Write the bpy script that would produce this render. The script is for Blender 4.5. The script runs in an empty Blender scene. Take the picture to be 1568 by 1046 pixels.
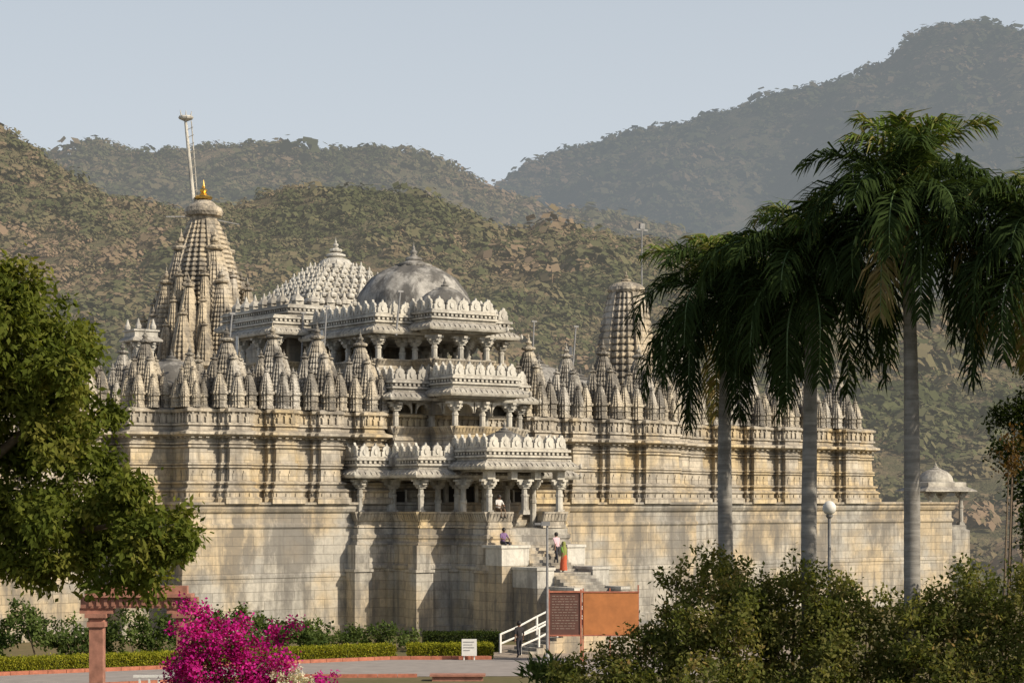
import bpy, math, random
import numpy as np
from mathutils import Vector, Matrix, noise
random.seed(7); rng=np.random.default_rng(7)
scene=bpy.context.scene
R=math.radians
# ------------------------------------------------------------------ helpers
class MB:
    def __init__(s): s.v=[]; s.f=[]
    def add(s,vs,fs):
        o=len(s.v); s.v.extend(vs); s.f.extend([tuple(i+o for i in f) for f in fs])
    def box(s,x0,x1,y0,y1,z0,z1):
        s.add([(x0,y0,z0),(x1,y0,z0),(x1,y1,z0),(x0,y1,z0),(x0,y0,z1),(x1,y0,z1),(x1,y1,z1),(x0,y1,z1)],
              [(3,2,1,0),(4,5,6,7),(0,1,5,4),(1,2,6,5),(2,3,7,6),(3,0,4,7)])
    def cbox(s,cx,cy,w,d,z0,z1): s.box(cx-w/2,cx+w/2,cy-d/2,cy+d/2,z0,z1)
    def rings(s,rings,cap0=False,cap1=False):
        n=len(rings[0]); vs=[p for r in rings for p in r]; fs=[]
        for k in range(len(rings)-1):
            for i in range(n):
                j=(i+1)%n
                fs.append((k*n+i,k*n+j,(k+1)*n+j,(k+1)*n+i))
        if cap0: fs.append(tuple(range(n))[::-1])
        if cap1: fs.append(tuple((len(rings)-1)*n+i for i in range(n)))
        s.add(vs,fs)
    def sweep(s,poly,prof,cap0=False,cap1=False):
        s.rings([[(x,y,z) for x,y in offs(poly,o)] for o,z in prof],cap0,cap1)
    def lathe(s,cx,cy,prof,n=12,cap1=True):
        s.rings([[(cx+r*math.cos(2*math.pi*i/n),cy+r*math.sin(2*math.pi*i/n),z) for i in range(n)] for r,z in prof],True,cap1)
    def tube(s,p0,p1,r0,r1,n=10):
        p0=Vector(p0);p1=Vector(p1);d=(p1-p0).normalized()
        a=d.orthogonal().normalized();b=d.cross(a)
        s.rings([[tuple(p+(a*math.cos(2*math.pi*i/n)+b*math.sin(2*math.pi*i/n))*r) for i in range(n)] for p,r in((p0,r0),(p1,r1))],True,True)
    def obj(s,name,mat,parent=None,smooth=False):
        me=bpy.data.meshes.new(name); me.from_pydata(s.v,[],s.f); me.update()
        if smooth:
            for p in me.polygons: p.use_smooth=True
        me.materials.append(mat)
        o=bpy.data.objects.new(name,me); scene.collection.objects.link(o)
        if parent: o.parent=parent
        return o
def offs(poly,d):
    n=len(poly);out=[]
    for i in range(n):
        p0=poly[i-1];p=poly[i];p1=poly[(i+1)%n]
        e1=(p[0]-p0[0],p[1]-p0[1]);e2=(p1[0]-p[0],p1[1]-p[1])
        l1=math.hypot(*e1);l2=math.hypot(*e2)
        n1=(e1[1]/l1,-e1[0]/l1);n2=(e2[1]/l2,-e2[0]/l2)
        k=1+n1[0]*n2[0]+n1[1]*n2[1]
        out.append((p[0]+d*(n1[0]+n2[0])/k,p[1]+d*(n1[1]+n2[1])/k))
    return out
def empty(name,loc=(0,0,0),rz=0):
    o=bpy.data.objects.new(name,None); scene.collection.objects.link(o); o.location=loc; o.rotation_euler=(0,0,rz); return o
def fastmesh(name,V,n,mat,shade=None,parent=None):
    me=bpy.data.meshes.new(name); N=len(V); F=N//n
    me.vertices.add(N); me.vertices.foreach_set('co',V.astype(np.float32).ravel())
    me.loops.add(N); me.loops.foreach_set('vertex_index',np.arange(N,dtype=np.int32))
    me.polygons.add(F); me.polygons.foreach_set('loop_start',np.arange(0,N,n,dtype=np.int32))
    me.update(calc_edges=True)
    if shade is not None:
        a=me.attributes.new('shade','FLOAT','FACE'); a.data.foreach_set('value',shade.astype(np.float32))
    me.materials.append(mat)
    o=bpy.data.objects.new(name,me); scene.collection.objects.link(o)
    if parent: o.parent=parent
    return o
# ------------------------------------------------------------------ materials
def newmat(name):
    m=bpy.data.materials.new(name); m.use_nodes=True; nt=m.node_tree; nt.nodes.clear()
    out=nt.nodes.new('ShaderNodeOutputMaterial'); return m,nt,out
def N(nt,t,**kw):
    n=nt.nodes.new('ShaderNode'+t)
    for k,v in kw.items(): setattr(n,k,v)
    return n
def L(nt,a,b): nt.links.new(a,b)
def noise_n(nt,vec,scale,detail=4,rough=.55):
    n=N(nt,'TexNoise'); n.inputs['Scale'].default_value=scale; n.inputs['Detail'].default_value=detail; n.inputs['Roughness'].default_value=rough
    if vec is not None: L(nt,vec,n.inputs['Vector'])
    return n
def ramp(nt,fac,stops):
    r=N(nt,'ValToRGB'); e=r.color_ramp.elements
    e[0].position,e[0].color=stops[0][0],(*stops[0][1],1); e[1].position,e[1].color=stops[-1][0],(*stops[-1][1],1)
    for p,c in stops[1:-1]:
        x=e.new(p); x.color=(*c,1)
    L(nt,fac,r.inputs[0]); return r
def mix(nt,fac,a,b,mode='MIX'):
    m=N(nt,'MixRGB',blend_type=mode)
    for i,v in enumerate((fac,a,b)):
        if isinstance(v,(int,float)): m.inputs[i].default_value=v
        elif isinstance(v,tuple): m.inputs[i].default_value=(*v,1)
        else: L(nt,v,m.inputs[i])
    return m.outputs[0]
def mth(nt,op,a,b=0.0):
    m=N(nt,'Math',operation=op)
    for i,v in enumerate((a,b)):
        if isinstance(v,(int,float)): m.inputs[i].default_value=v
        else: L(nt,v,m.inputs[i])
    return m.outputs[0]
BW=((0,0,0),(1,1,1))
def stone(name,c1,c2,dark,stain=.5,brick=None,carve=0,top=.6,stainpos=.5,streak=.5,ao=.5,bigs=.5,bc=.72,aod=.45):
    m,nt,out=newmat(name); b=N(nt,'BsdfPrincipled'); b.inputs['Roughness'].default_value=.85
    tc=N(nt,'TexCoord').outputs['Object']
    mp=N(nt,'Mapping'); mp.inputs['Scale'].default_value=(1,1,.45); L(nt,tc,mp.inputs[0])
    mp2=N(nt,'Mapping'); mp2.inputs['Scale'].default_value=(1.6,1.6,.14); L(nt,tc,mp2.inputs[0])
    big=noise_n(nt,mp.outputs[0],bigs,7,.68); fine=noise_n(nt,tc,4.5,6,.65); hue=noise_n(nt,tc,.22,4,.6); strk=noise_n(nt,mp2.outputs[0],1.3,5,.6)
    col=mix(nt,ramp(nt,hue.outputs[0],[(.42,BW[0]),(.56,BW[1])]).outputs[0],c1,c2)
    hgt=fine.outputs[0]
    if brick:
        s=N(nt,'SeparateXYZ'); L(nt,tc,s.inputs[0]); cx=N(nt,'CombineXYZ')
        L(nt,mth(nt,'ADD',s.outputs[0],s.outputs[1]),cx.inputs[0]); L(nt,s.outputs[2],cx.inputs[1])
        bt=N(nt,'TexBrick'); bt.inputs['Scale'].default_value=1; bt.inputs['Brick Width'].default_value=brick[0]; bt.inputs['Row Height'].default_value=brick[1]
        bt.inputs['Mortar Size'].default_value=.013; bt.inputs['Mortar Smooth'].default_value=.3
        bt.inputs['Color1'].default_value=(bc,bc,bc*1.01,1); bt.inputs['Color2'].default_value=(1.08,1.05,1,1); bt.inputs['Mortar'].default_value=(.40,.37,.34,1)
        L(nt,cx.outputs[0],bt.inputs['Vector'])
        col=mix(nt,.85,col,bt.outputs['Color'],'MULTIPLY')
        hgt=mth(nt,'SUBTRACT',mth(nt,'MULTIPLY',fine.outputs[0],.35),mth(nt,'MULTIPLY',bt.outputs['Fac'],.8))
    col=mix(nt,ramp(nt,fine.outputs[0],[(.36,(.55,.55,.55)),(.57,(0,0,0))]).outputs[0],col,mix(nt,.5,col,dark))
    st=ramp(nt,big.outputs[0],[(stainpos-.03,BW[0]),(stainpos+.07,BW[1])]).outputs[0]
    col=mix(nt,mth(nt,'MULTIPLY',st,stain),col,dark)
    sk=ramp(nt,strk.outputs[0],[(.49,BW[0]),(.62,BW[1])]).outputs[0]
    col=mix(nt,mth(nt,'MULTIPLY',sk,streak),col,dark)
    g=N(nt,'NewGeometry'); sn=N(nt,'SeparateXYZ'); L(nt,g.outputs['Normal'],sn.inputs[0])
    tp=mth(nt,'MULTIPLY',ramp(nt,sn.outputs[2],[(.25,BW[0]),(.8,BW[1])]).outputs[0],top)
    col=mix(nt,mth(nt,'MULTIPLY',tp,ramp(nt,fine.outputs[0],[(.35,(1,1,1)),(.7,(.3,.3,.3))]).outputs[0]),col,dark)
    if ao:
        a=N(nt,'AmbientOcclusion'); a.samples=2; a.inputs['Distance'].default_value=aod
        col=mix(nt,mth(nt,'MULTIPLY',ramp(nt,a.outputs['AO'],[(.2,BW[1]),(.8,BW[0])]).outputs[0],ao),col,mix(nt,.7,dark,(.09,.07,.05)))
    L(nt,col,b.inputs['Base Color'])
    if carve:
        vo=N(nt,'TexVoronoi'); vo.inputs['Scale'].default_value=carve; L(nt,tc,vo.inputs['Vector'])
        hgt=mth(nt,'ADD',mth(nt,'MULTIPLY',hgt,.4),vo.outputs['Distance'])
    bp=N(nt,'Bump'); bp.inputs['Strength'].default_value=.6; bp.inputs['Distance'].default_value=.05 if not carve else .10
    L(nt,hgt,bp.inputs['Height']); L(nt,bp.outputs[0],b.inputs['Normal']); L(nt,b.outputs[0],out.inputs[0]); return m
def simple(name,c,rough=.7,var=.25,scale=3.,metal=0):
    m,nt,out=newmat(name); b=N(nt,'BsdfPrincipled'); b.inputs['Roughness'].default_value=rough; b.inputs['Metallic'].default_value=metal
    tc=N(nt,'TexCoord').outputs['Object']; n=noise_n(nt,tc,scale,5,.6)
    lo=tuple(x*(1-var) for x in c); hi=tuple(min(1,x*(1+var)) for x in c)
    L(nt,ramp(nt,n.outputs[0],[(.3,lo),(.7,hi)]).outputs[0],b.inputs['Base Color']); L(nt,b.outputs[0],out.inputs[0]); return m
def leafmat(name,stops,trans=.3,haze=0,hcol=(.5,.5,.5)):
    m,nt,out=newmat(name); a=N(nt,'Attribute',attribute_name='shade')
    c=ramp(nt,a.outputs['Fac'],stops).outputs[0]
    d=N(nt,'BsdfDiffuse'); L(nt,c,d.inputs[0]); sh=d.outputs[0]
    if trans:
        t=N(nt,'BsdfTranslucent'); L(nt,mix(nt,1.0,c,(1.3,1.3,.6),'MULTIPLY'),t.inputs[0])
        ms=N(nt,'MixShader'); ms.inputs[0].default_value=trans; L(nt,d.outputs[0],ms.inputs[1]); L(nt,t.outputs[0],ms.inputs[2]); sh=ms.outputs[0]
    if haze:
        e=N(nt,'Emission'); e.inputs[0].default_value=(*hcol,1); e.inputs[1].default_value=1  # airlight painted in: flat haze colour emitted over distant scrub
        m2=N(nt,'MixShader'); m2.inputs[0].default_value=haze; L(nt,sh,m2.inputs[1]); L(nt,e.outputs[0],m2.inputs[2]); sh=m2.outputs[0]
    L(nt,sh,out.inputs[0]); return m
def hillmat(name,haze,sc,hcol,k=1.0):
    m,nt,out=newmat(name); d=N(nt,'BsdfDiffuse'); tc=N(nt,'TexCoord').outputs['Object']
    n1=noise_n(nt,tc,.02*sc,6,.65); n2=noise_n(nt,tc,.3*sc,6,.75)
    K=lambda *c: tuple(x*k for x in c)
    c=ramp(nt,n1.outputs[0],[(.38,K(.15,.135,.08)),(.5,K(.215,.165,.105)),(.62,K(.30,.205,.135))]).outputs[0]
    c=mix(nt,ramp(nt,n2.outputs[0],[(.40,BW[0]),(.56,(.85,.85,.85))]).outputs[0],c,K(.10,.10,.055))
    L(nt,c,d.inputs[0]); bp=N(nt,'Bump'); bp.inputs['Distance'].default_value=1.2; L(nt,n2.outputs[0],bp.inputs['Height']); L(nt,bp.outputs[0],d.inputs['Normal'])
    e=N(nt,'Emission'); e.inputs[0].default_value=(*hcol,1); e.inputs[1].default_value=1  # hill surface glows with haze colour in place of real airlight
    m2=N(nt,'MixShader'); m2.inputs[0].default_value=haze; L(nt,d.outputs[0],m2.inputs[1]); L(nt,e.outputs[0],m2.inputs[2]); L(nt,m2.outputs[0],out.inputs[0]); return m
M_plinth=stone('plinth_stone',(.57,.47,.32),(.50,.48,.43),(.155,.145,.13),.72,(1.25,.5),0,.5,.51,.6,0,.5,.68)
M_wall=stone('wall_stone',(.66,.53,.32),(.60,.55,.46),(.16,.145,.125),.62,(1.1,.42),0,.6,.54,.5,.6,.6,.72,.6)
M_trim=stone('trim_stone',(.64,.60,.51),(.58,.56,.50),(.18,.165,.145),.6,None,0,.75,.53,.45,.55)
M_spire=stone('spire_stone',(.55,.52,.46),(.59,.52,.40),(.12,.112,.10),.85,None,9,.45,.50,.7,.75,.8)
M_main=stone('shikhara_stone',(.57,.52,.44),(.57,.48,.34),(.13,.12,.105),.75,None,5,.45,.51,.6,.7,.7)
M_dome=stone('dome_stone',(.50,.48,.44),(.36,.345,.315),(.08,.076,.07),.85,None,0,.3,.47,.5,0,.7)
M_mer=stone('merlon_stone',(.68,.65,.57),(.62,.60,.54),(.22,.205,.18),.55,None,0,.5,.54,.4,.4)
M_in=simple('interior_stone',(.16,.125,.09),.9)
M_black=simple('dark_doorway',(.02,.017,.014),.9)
M_gold=simple('gilt_metal',(.75,.5,.15),.35,.1,3,1)
M_metal=simple('grey_metal',(.25,.25,.25),.5)
M_white=simple('white_paint',(.75,.74,.70),.6,.08)
M_red=simple('red_sandstone',(.36,.17,.12),.85,.3,4)
M_redk=simple('red_kerb_paint',(.42,.15,.09),.8,.3,4)
M_road=simple('asphalt_road',(.30,.27,.25),.9,.15,1.2)
# ------------------------------------------------------------------ temple
T=empty('jain_temple',(-3.40,119.75,0),R(35))
sp=2.83
cen_main=[s*(5.9+sp*k) for s in(-1,1) for k in range(4)]
cen_wing=[21.2+sp*k for k in range(6)]
def jog(p0,p1,centers,w=1.7,d=.72):
    e=Vector((p1[0]-p0[0],p1[1]-p0[1])); e.normalize(); n=Vector((e.y,-e.x)); P=Vector(p0); out=[tuple(P)]
    for c in sorted(centers):
        for a,q in((-w/2,0),(-w/2,d*.5),(-w/2+.3,d*.5),(-w/2+.3,d),(w/2-.3,d),(w/2-.3,d*.5),(w/2,d*.5),(w/2,0)):
            out.append(tuple(P+e*(c+a)+n*q))
    return out
base=[(-38,4),(-19.5,4),(-19.5,2),(-17,2),(-17,0),(17,0),(17,2),(19.5,2),(19.5,4),(38,4),(38,50),(-38,50)]
wallp=[]
for i,p in enumerate(base):
    q=base[(i+1)%len(base)]
    c=[]
    if i==0: c=[38-x for x in cen_wing]
    elif i==4: c=[17+x for x in cen_main]
    elif i==8: c=[x-19.5 for x in cen_wing]
    wallp+=jog(p,q,c)
b=MB()
prof_pl=[(.95,-.3),(.95,.5),(.85,.6),(.82,3.2),(.86,3.25),(.86,3.4),(.82,3.45),(.8,5.9),(.88,6.0),(.88,6.15),(.78,6.25),(.78,6.75),(.9,6.85),(.97,7.0),(.97,7.2),(1.1,7.25),(1.1,7.38),(-1,7.42)]
plp=[(-38,4),(-19.5,4),(-19.5,2),(-17,2),(-17,0),(17,0),(17,2),(19.5,2),(19.5,4),(44.5,4),(44.5,5.5),(46,5.5),(46,30),(38,30),(38,50),(-38,50)]
b.sweep(plp,prof_pl,False,True)
b.obj('plinth',M_plinth,T)
b=MB()
prof_w=[(.48,7.3),(.48,7.6),(.34,7.7),(.34,7.9),(.42,7.98),(.42,8.05),(.2,8.2),(.2,8.32),(.3,8.38),(.3,8.46),(.08,8.55),(.05,9.2),(.15,9.25),(.15,9.33),(.07,9.36),(.15,9.42),(.15,9.5),(.04,9.54),(0,10.3),(.12,10.36),(.12,10.44),(.03,10.48),(.12,10.54),(.12,10.62),(0,10.66),(0,10.85),(.2,10.95),(.42,11.05),(.42,11.18),(.1,11.3),(.05,11.5),(.18,11.55),(.18,11.65),(.06,11.7),(.06,12.2),(.2,12.28),(.22,12.42),(.05,12.5),(-.3,12.55)]
b.sweep(wallp,prof_w,False,True)
b.obj('shrine_walls',M_wall,T)
def along(poly,spacing,off,edges=None):
    P=offs(poly,off); n=len(P); out=[]
    for i in range(n):
        if edges is not None and i not in edges: continue
        a=P[i];c=P[(i+1)%n];l=math.hypot(c[0]-a[0],c[1]-a[1]); k=max(1,round(l/spacing))
        ux,uy=(c[0]-a[0])/l,(c[1]-a[1])/l
        for j in range(k):
            t=(j+.5)*l/k; out.append((a[0]+ux*t,a[1]+uy*t,ux,uy,l/k))
    return out
b=MB()
def seg(mb,x,y,ux,uy,w,d,z0,z1):
    if abs(ux)>.5: mb.cbox(x,y,w,d,z0,z1)
    else: mb.cbox(x,y,d,w,z0,z1)
for x,y,ux,uy,st in along(wallp,.42,.08):
    if y>10: continue
    h=random.uniform(.22,.38); w_=random.uniform(.16,.3)
    seg(b,x,y,ux,uy,w_,.16,11.69,11.7+h); seg(b,x,y,ux,uy,w_*1.25,.12,11.7+h,11.76+h); seg(b,x,y,ux,uy,w_*.5,.13,11.76+h,12.24)
for x,y,ux,uy,st in along(wallp,.5,.12):
    if y>10: continue
    seg(b,x,y,ux,uy,.2,.2,10.86,10.98)
for x,y,ux,uy,st in along(wallp,.7,.04):
    if y>10: continue
    seg(b,x,y,ux,uy,.26,.12,8.58,8.95); seg(b,x,y,ux,uy,.14,.13,8.95,9.1)
for x,y,ux,uy,st in along(wallp,.6,.32):
    if y>10: continue
    seg(b,x,y,ux,uy,.3,.16,7.66,7.88)
b.obj('frieze_carvings',M_wall,T)
Q=[(1,.3),(.88,.3),(.88,.58),(.74,.58),(.74,.74),(.58,.74),(.58,.88),(.3,.88),(.3,1)]
Q2=[(1,.45),(.78,.45),(.78,.78),(.45,.78),(.45,1)]
def quad4(Q): return [(x*c-y*s_,x*s_+y*c) for c,s_ in((1,0),(0,1),(-1,0),(0,-1)) for x,y in Q]
SEC=quad4(Q); SEC2=quad4(Q2)
def finial(mb,cx,cy,z,r):
    mb.lathe(cx,cy,[(r*.5,z-.05*r),(r*.5,z+.12*r),(r*.95,z+.25*r),(r*1.05,z+.45*r),(r*.9,z+.62*r),(r*.45,z+.72*r),(r*.5,z+.85*r),(r*.25,z+.95*r),(r*.42,z+1.15*r),(r*.45,z+1.35*r),(r*.16,z+1.6*r),(r*.22,z+1.7*r),(r*.08,z+2.0*r),(r*.02,z+2.5*r)],10)
def spire(mb,cx,cy,z0,w,h,bands=10,sec=SEC,top=.3,e=1.6,amp=.11,base=0,fin=1.4):
    rs=[]
    if base:
        for rr,zz in((1.12,z0),(1.12,z0+base*.15),(.95,z0+base*.2),(.95,z0+base*.45),(1.1,z0+base*.5),(.97,z0+base*.56),(.97,z0+base*.78),(1.18,z0+base*.84),(1.18,z0+base)):
            rs.append([(cx+x*w*rr,cy+y*w*rr,zz) for x,y in sec])
        z0+=base; h-=base
    hh=h*.86
    cen=[max(abs(x),abs(y))>.99 for x,y in sec]
    for k in range(bands):
        for t,a in((0,.35),(.2,0),(.6,.0),(.8,.5),(.98,1)):
            u=(k+t)/bands; r=w*(1-(1-top)*u**e)
            rs.append([(cx+x*r*(1-amp*a*(.35 if c else 1)),cy+y*r*(1-amp*a*(.35 if c else 1)),z0+hh*u) for (x,y),c in zip(sec,cen)])
    mb.rings(rs,False,True)
    finial(mb,cx,cy,z0+hh,w*top*fin)
def shrine(mb,cx,cy,z0,w,h,turrets=True,bands=9):
    spire(mb,cx,cy,z0,w*.72,h,bands,base=h*.25)
    if turrets:
        for dx,dy in((1,0),(-1,0),(0,1),(0,-1)):
            spire(mb,cx+dx*w*.55,cy+dy*w*.55,z0,w*.40,h*.72,8,SEC2,base=h*.24)
            spire(mb,cx+dx*w*.92,cy+dy*w*.92,z0,w*.26,h*.46,6,SEC2,base=h*.2)
        for dx,dy in((1,1),(-1,1),(1,-1),(-1,-1)):
            spire(mb,cx+dx*w*.64,cy+dy*w*.64,z0,w*.28,h*.5,6,SEC2,base=h*.22)
b=MB()
for x in cen_main:
    shrine(b,x,.75,12.5,1.38*random.uniform(.94,1.05),random.uniform(4.0,4.5)); spire(b,x+1.41,.55,12.5,.3,random.uniform(1.4,1.9),6,SEC2,base=.6); spire(b,x+1.41,1.6,12.5,.42,random.uniform(2.2,2.8),7,SEC2,base=.8)
for s in(-1,1):
    shrine(b,s*16.6,.8,12.5,.85,3.1); shrine(b,s*18.2,3.0,12.5,1.15,3.9)
    for x in cen_wing: shrine(b,s*x,4.8,12.5,1.38*random.uniform(.94,1.05),random.uniform(3.8,4.4)); spire(b,s*x+1.41,4.6,12.5,.3,random.uniform(1.4,1.9),6,SEC2,base=.6)
    for y in (10,13,16,19,22,25,28): shrine(b,s*36.6,y,12.5,1.1,4,True,8)
for x in (-25,-22,-16.5,-12,11,16,22,25.5,29,33): shrine(b,x,8.6+random.uniform(-.5,1.5),12.5,1.1,random.uniform(3.2,4),True,8)
b.obj('perimeter_shikharas',M_spire,T)
def dome(mb,cx,cy,z0,r,h,ribs=0,fin=True,n=40):
    rs=[]; K=12
    for zz in(z0-.5,z0): rs.append([(cx+r*1.08*math.cos(2*math.pi*i/n),cy+r*1.08*math.sin(2*math.pi*i/n),zz) for i in range(n)])
    for k in range(K+1):
        a=k/K*math.pi/2*.96; ring=[]
        for i in range(n):
            bump=1+(.03 if (ribs and i%ribs==0) else 0)+(.015 if (ribs and k in(2,3,6)) else 0)
            rr=r*math.cos(a)*bump; ring.append((cx+rr*math.cos(2*math.pi*i/n),cy+rr*math.sin(2*math.pi*i/n),z0+h*math.sin(a)*bump))
        rs.append(ring)
    mb.rings(rs,True,True)
    if fin:
        mb.lathe(cx,cy,[(r*.32,z0+h*.93),(r*.34,z0+h*1.0),(r*.2,z0+h*1.05),(r*.12,z0+h*1.1)],16)
        finial(mb,cx,cy,z0+h*1.05,r*.15)
def stepped(hs,yb):
    L_=[(-hs[0][0],yb)]
    for i,(hw,o) in enumerate(hs):
        L_.append((-hw,-o))
        if i+1<len(hs): L_.append((-hs[i+1][0],-o))
    return L_+[(-x,y) for x,y in L_][::-1]
def merlons(mb,poly,z,off=.0,skip=()):
    P=offs(poly,off); n=len(P)
    for i in range(n):
        if i in skip: continue
        a=P[i];c=P[(i+1)%n];l=math.hypot(c[0]-a[0],c[1]-a[1])
        if l<.5: continue
        k=max(1,round(l/.78)); ux,uy=(c[0]-a[0])/l,(c[1]-a[1])/l; nx,ny=uy,-ux; w=l/k
        for j in range(k):
            t=(j+.5)*w; cx,cy=a[0]+ux*t,a[1]+uy*t; jz=z+random.uniform(-.02,.02)
            pr=[(-.43,0),(.43,0),(.43,.28),(.33,.32),(.37,.42),(.27,.55),(.1,.6),(0,.76),(-.1,.6),(-.27,.55),(-.37,.42),(-.33,.32),(-.43,.28)]
            f=[(cx+ux*p*w+nx*.07,cy+uy*p*w+ny*.07,jz+q) for p,q in pr]; g=[(cx+ux*p*w-nx*.07,cy+uy*p*w-ny*.07,jz+q) for p,q in pr]
            mb.rings([g,f],True,True)
            pr2=[(.17*math.cos(u*math.pi/4),.24+.17*math.sin(u*math.pi/4)) for u in range(8)]
            mb.rings([[(cx+ux*p*w*.9+nx*d,cy+uy*p*w*.9+ny*d,jz+.02+q) for p,q in pr2] for d in(.07,.12)],False,True)
def roof(tb,poly,ze,ov=.6):
    tb.sweep(poly,[(-.25,ze-.12),(0,ze-.12),(0,ze+.28),(ov-.05,ze-.02),(ov,ze+.06),(ov+.03,ze+.14),(.3,ze+.42),(.1,ze+.5),(.1,ze+.62),(.24,ze+.66),(.24,ze+.76),(.04,ze+.8),(.08,ze+.95),(.22,ze+.98),(.22,ze+1.1),(.08,ze+1.13),(.08,ze+1.2)],True,True)
    for x,y,ux,uy,st in along(poly,.36,ov*.60):
        nx,ny=uy,-ux; z=ze+.235; hw=.05; v=[]
        for s_ in(-hw,hw):
            for o_,zz in((-.22,z+.19),(ov*.44,z-.07),(ov*.44,z-.0),(-.22,z+.27)): v.append((x+ux*s_+nx*o_,y+uy*s_+ny*o_,zz))
        tb.add(v,[(0,1,2,3),(7,6,5,4),(0,4,5,1),(2,6,7,3),(1,5,6,2)])
    for x,y,ux,uy,st in along(poly,.3,.1):
        seg(tb,x,y,ux,uy,.15,.14,ze+.81,ze+.94)
    for i,(x,y) in enumerate(offs(poly,ov)):
        tb.lathe(x,y,[(.07,ze+.05),(.11,ze+.14),(.09,ze+.24),(.03,ze+.36)],6)
def column(mb,x,y,z0,z1,w=.34):
    h=z1-z0
    mb.cbox(x,y,w*1.35,w*1.35,z0,z0+.14); mb.cbox(x,y,w*1.12,w*1.12,z0+.14,z0+.24)
    mb.lathe(x,y,[(w*.52,z0+.24),(w*.5,z0+h*.5),(w*.6,z0+h*.52),(w*.6,z0+h*.57),(w*.46,z0+h*.6),(w*.44,z1-.5)],8)
    mb.cbox(x,y,w*1.2,w*1.2,z1-.5,z1-.4); mb.cbox(x,y,w*1.5,w*1.5,z1-.4,z1-.3)
    mb.cbox(x,y,w*2.5,w*.8,z1-.3,z1-.12); mb.cbox(x,y,w*.8,w*2.5,z1-.302,z1-.122); mb.cbox(x,y,w*3.4,w*.72,z1-.12,z1+.0); mb.cbox(x,y,w*.72,w*3.4,z1-.121,z1-.001)
def cols(mb,poly,z0,z1,edges,sp_=2.0,inset=-.28,w=.34):
    P=offs(poly,inset); n=len(P); seen=set()
    for i in edges:
        a=P[i];c=P[(i+1)%n];l=math.hypot(c[0]-a[0],c[1]-a[1]); k=max(1,round(l/sp_))
        for j in range(k+1):
            x=a[0]+(c[0]-a[0])*j/k;y=a[1]+(c[1]-a[1])*j/k
            key=(round(x,1),round(y,1))
            if key in seen: continue
            seen.add(key); column(mb,x,y,z0,z1,w)
def parapet(mb,poly,z0,z1,edges,gap=None):
    P=poly;n=len(P)
    for i in edges:
        a=P[i];c=P[(i+1)%n];l=math.hypot(c[0]-a[0],c[1]-a[1]);ux,uy=(c[0]-a[0])/l,(c[1]-a[1])/l;nx,ny=uy,-ux
        segs=[(0,l)]
        if gap and i==gap[0]: segs=[(0,l/2-gap[1]),(l/2+gap[1],l)]
        for s0,s1 in segs:
            prof=[(-.16,z0),(.06,z0),(.06,z0+.12),(0,z0+.16),(0,z0+.34),(.05,z0+.38),(.2,z1-.08),(.22,z1),(.02,z1+.01),(-.1,z0+.4)]
            mb.rings([[(a[0]+ux*s+nx*o,a[1]+uy*s+ny*o,z) for o,z in prof] for s in(s0,s1)],True,True)
            k=max(1,int((s1-s0)/.22))
            for j in range(k):
                t=s0+(j+.5)*(s1-s0)/k; v=[]
                for s_ in(-.04,.04):
                    for o_,zz in((.03,z0+.42),(.19,z1-.1),(.24,z1-.1),(.08,z0+.42)): v.append((a[0]+ux*(t+s_)+nx*o_,a[1]+uy*(t+s_)+ny*o_,zz))
                mb.add(v,[(0,1,2,3),(7,6,5,4),(0,4,5,1),(2,6,7,3),(1,5,6,2),(0,3,7,4)])
tb=MB();cb=MB();pb=MB();mb_=MB();ib=MB();bb=MB();db=MB()
# level 1
A=(7.25,1.3);B=(5.05,4.2);C=(2.65,7.4)
p1=stepped([A,B,C],.3); 
ed=list(range(len(p1)-1)); mid=(len(p1)//2)-1
bb.sweep(p1,[(.35,-.3),(.35,.5),(.2,.6),(.2,3.6),(.28,3.7),(.28,3.85),(.18,3.95),(.16,4.9),(.22,5.0),(.22,5.1),(.12,5.2),(.12,5.3),(.2,5.4),(.2,5.55),(.08,5.62),(.08,5.9),(-.3,5.95)],False,True)
for i,(x,y) in enumerate(p1[1:-1]):
    bb.cbox(x,y,1.1,1.1,-.2,3.5); bb.cbox(x,y,1.25,1.25,3.5,3.66); bb.cbox(x,y,.9,.9,3.66,5.0)
parapet(pb,p1,5.95,6.85,ed,(mid,1.05))
cols(cb,p1,6.7,8.65,ed,2.3)
p1ab=stepped([A,B],.3); roof(tb,p1ab,8.75); merlons(mb_,p1ab,9.95,.0,(len(p1ab)-1,))
p1c=[(-2.65,-3.8),(-2.65,-7.4),(2.65,-7.4),(2.65,-3.8)]; roof(tb,p1c,9.2); merlons(mb_,p1c,10.4,0,(3,))
for x in(-2.37,2.37):
    for y in(-7.12,-4.5): cb.cbox(x,y,.5,.5,8.65,9.1)
cb.cbox(-.8,-7.12,.4,.4,8.65,9.1); cb.cbox(.8,-7.12,.4,.4,8.65,9.1)
for x,y in((-2.4,-2),(2.4,-2),(-2.4,-4.6),(2.4,-4.6),(-5,-1),(5,-1),(-.8,-2),(.8,-2)): column(cb,x,y,5.95,8.65,.36)
dome(db,-.3,-5.6,10.35,1.5,1.0,0,True,24); dome(db,-4.2,-1.6,9.9,1.1,.55,0,False,20)
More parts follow.
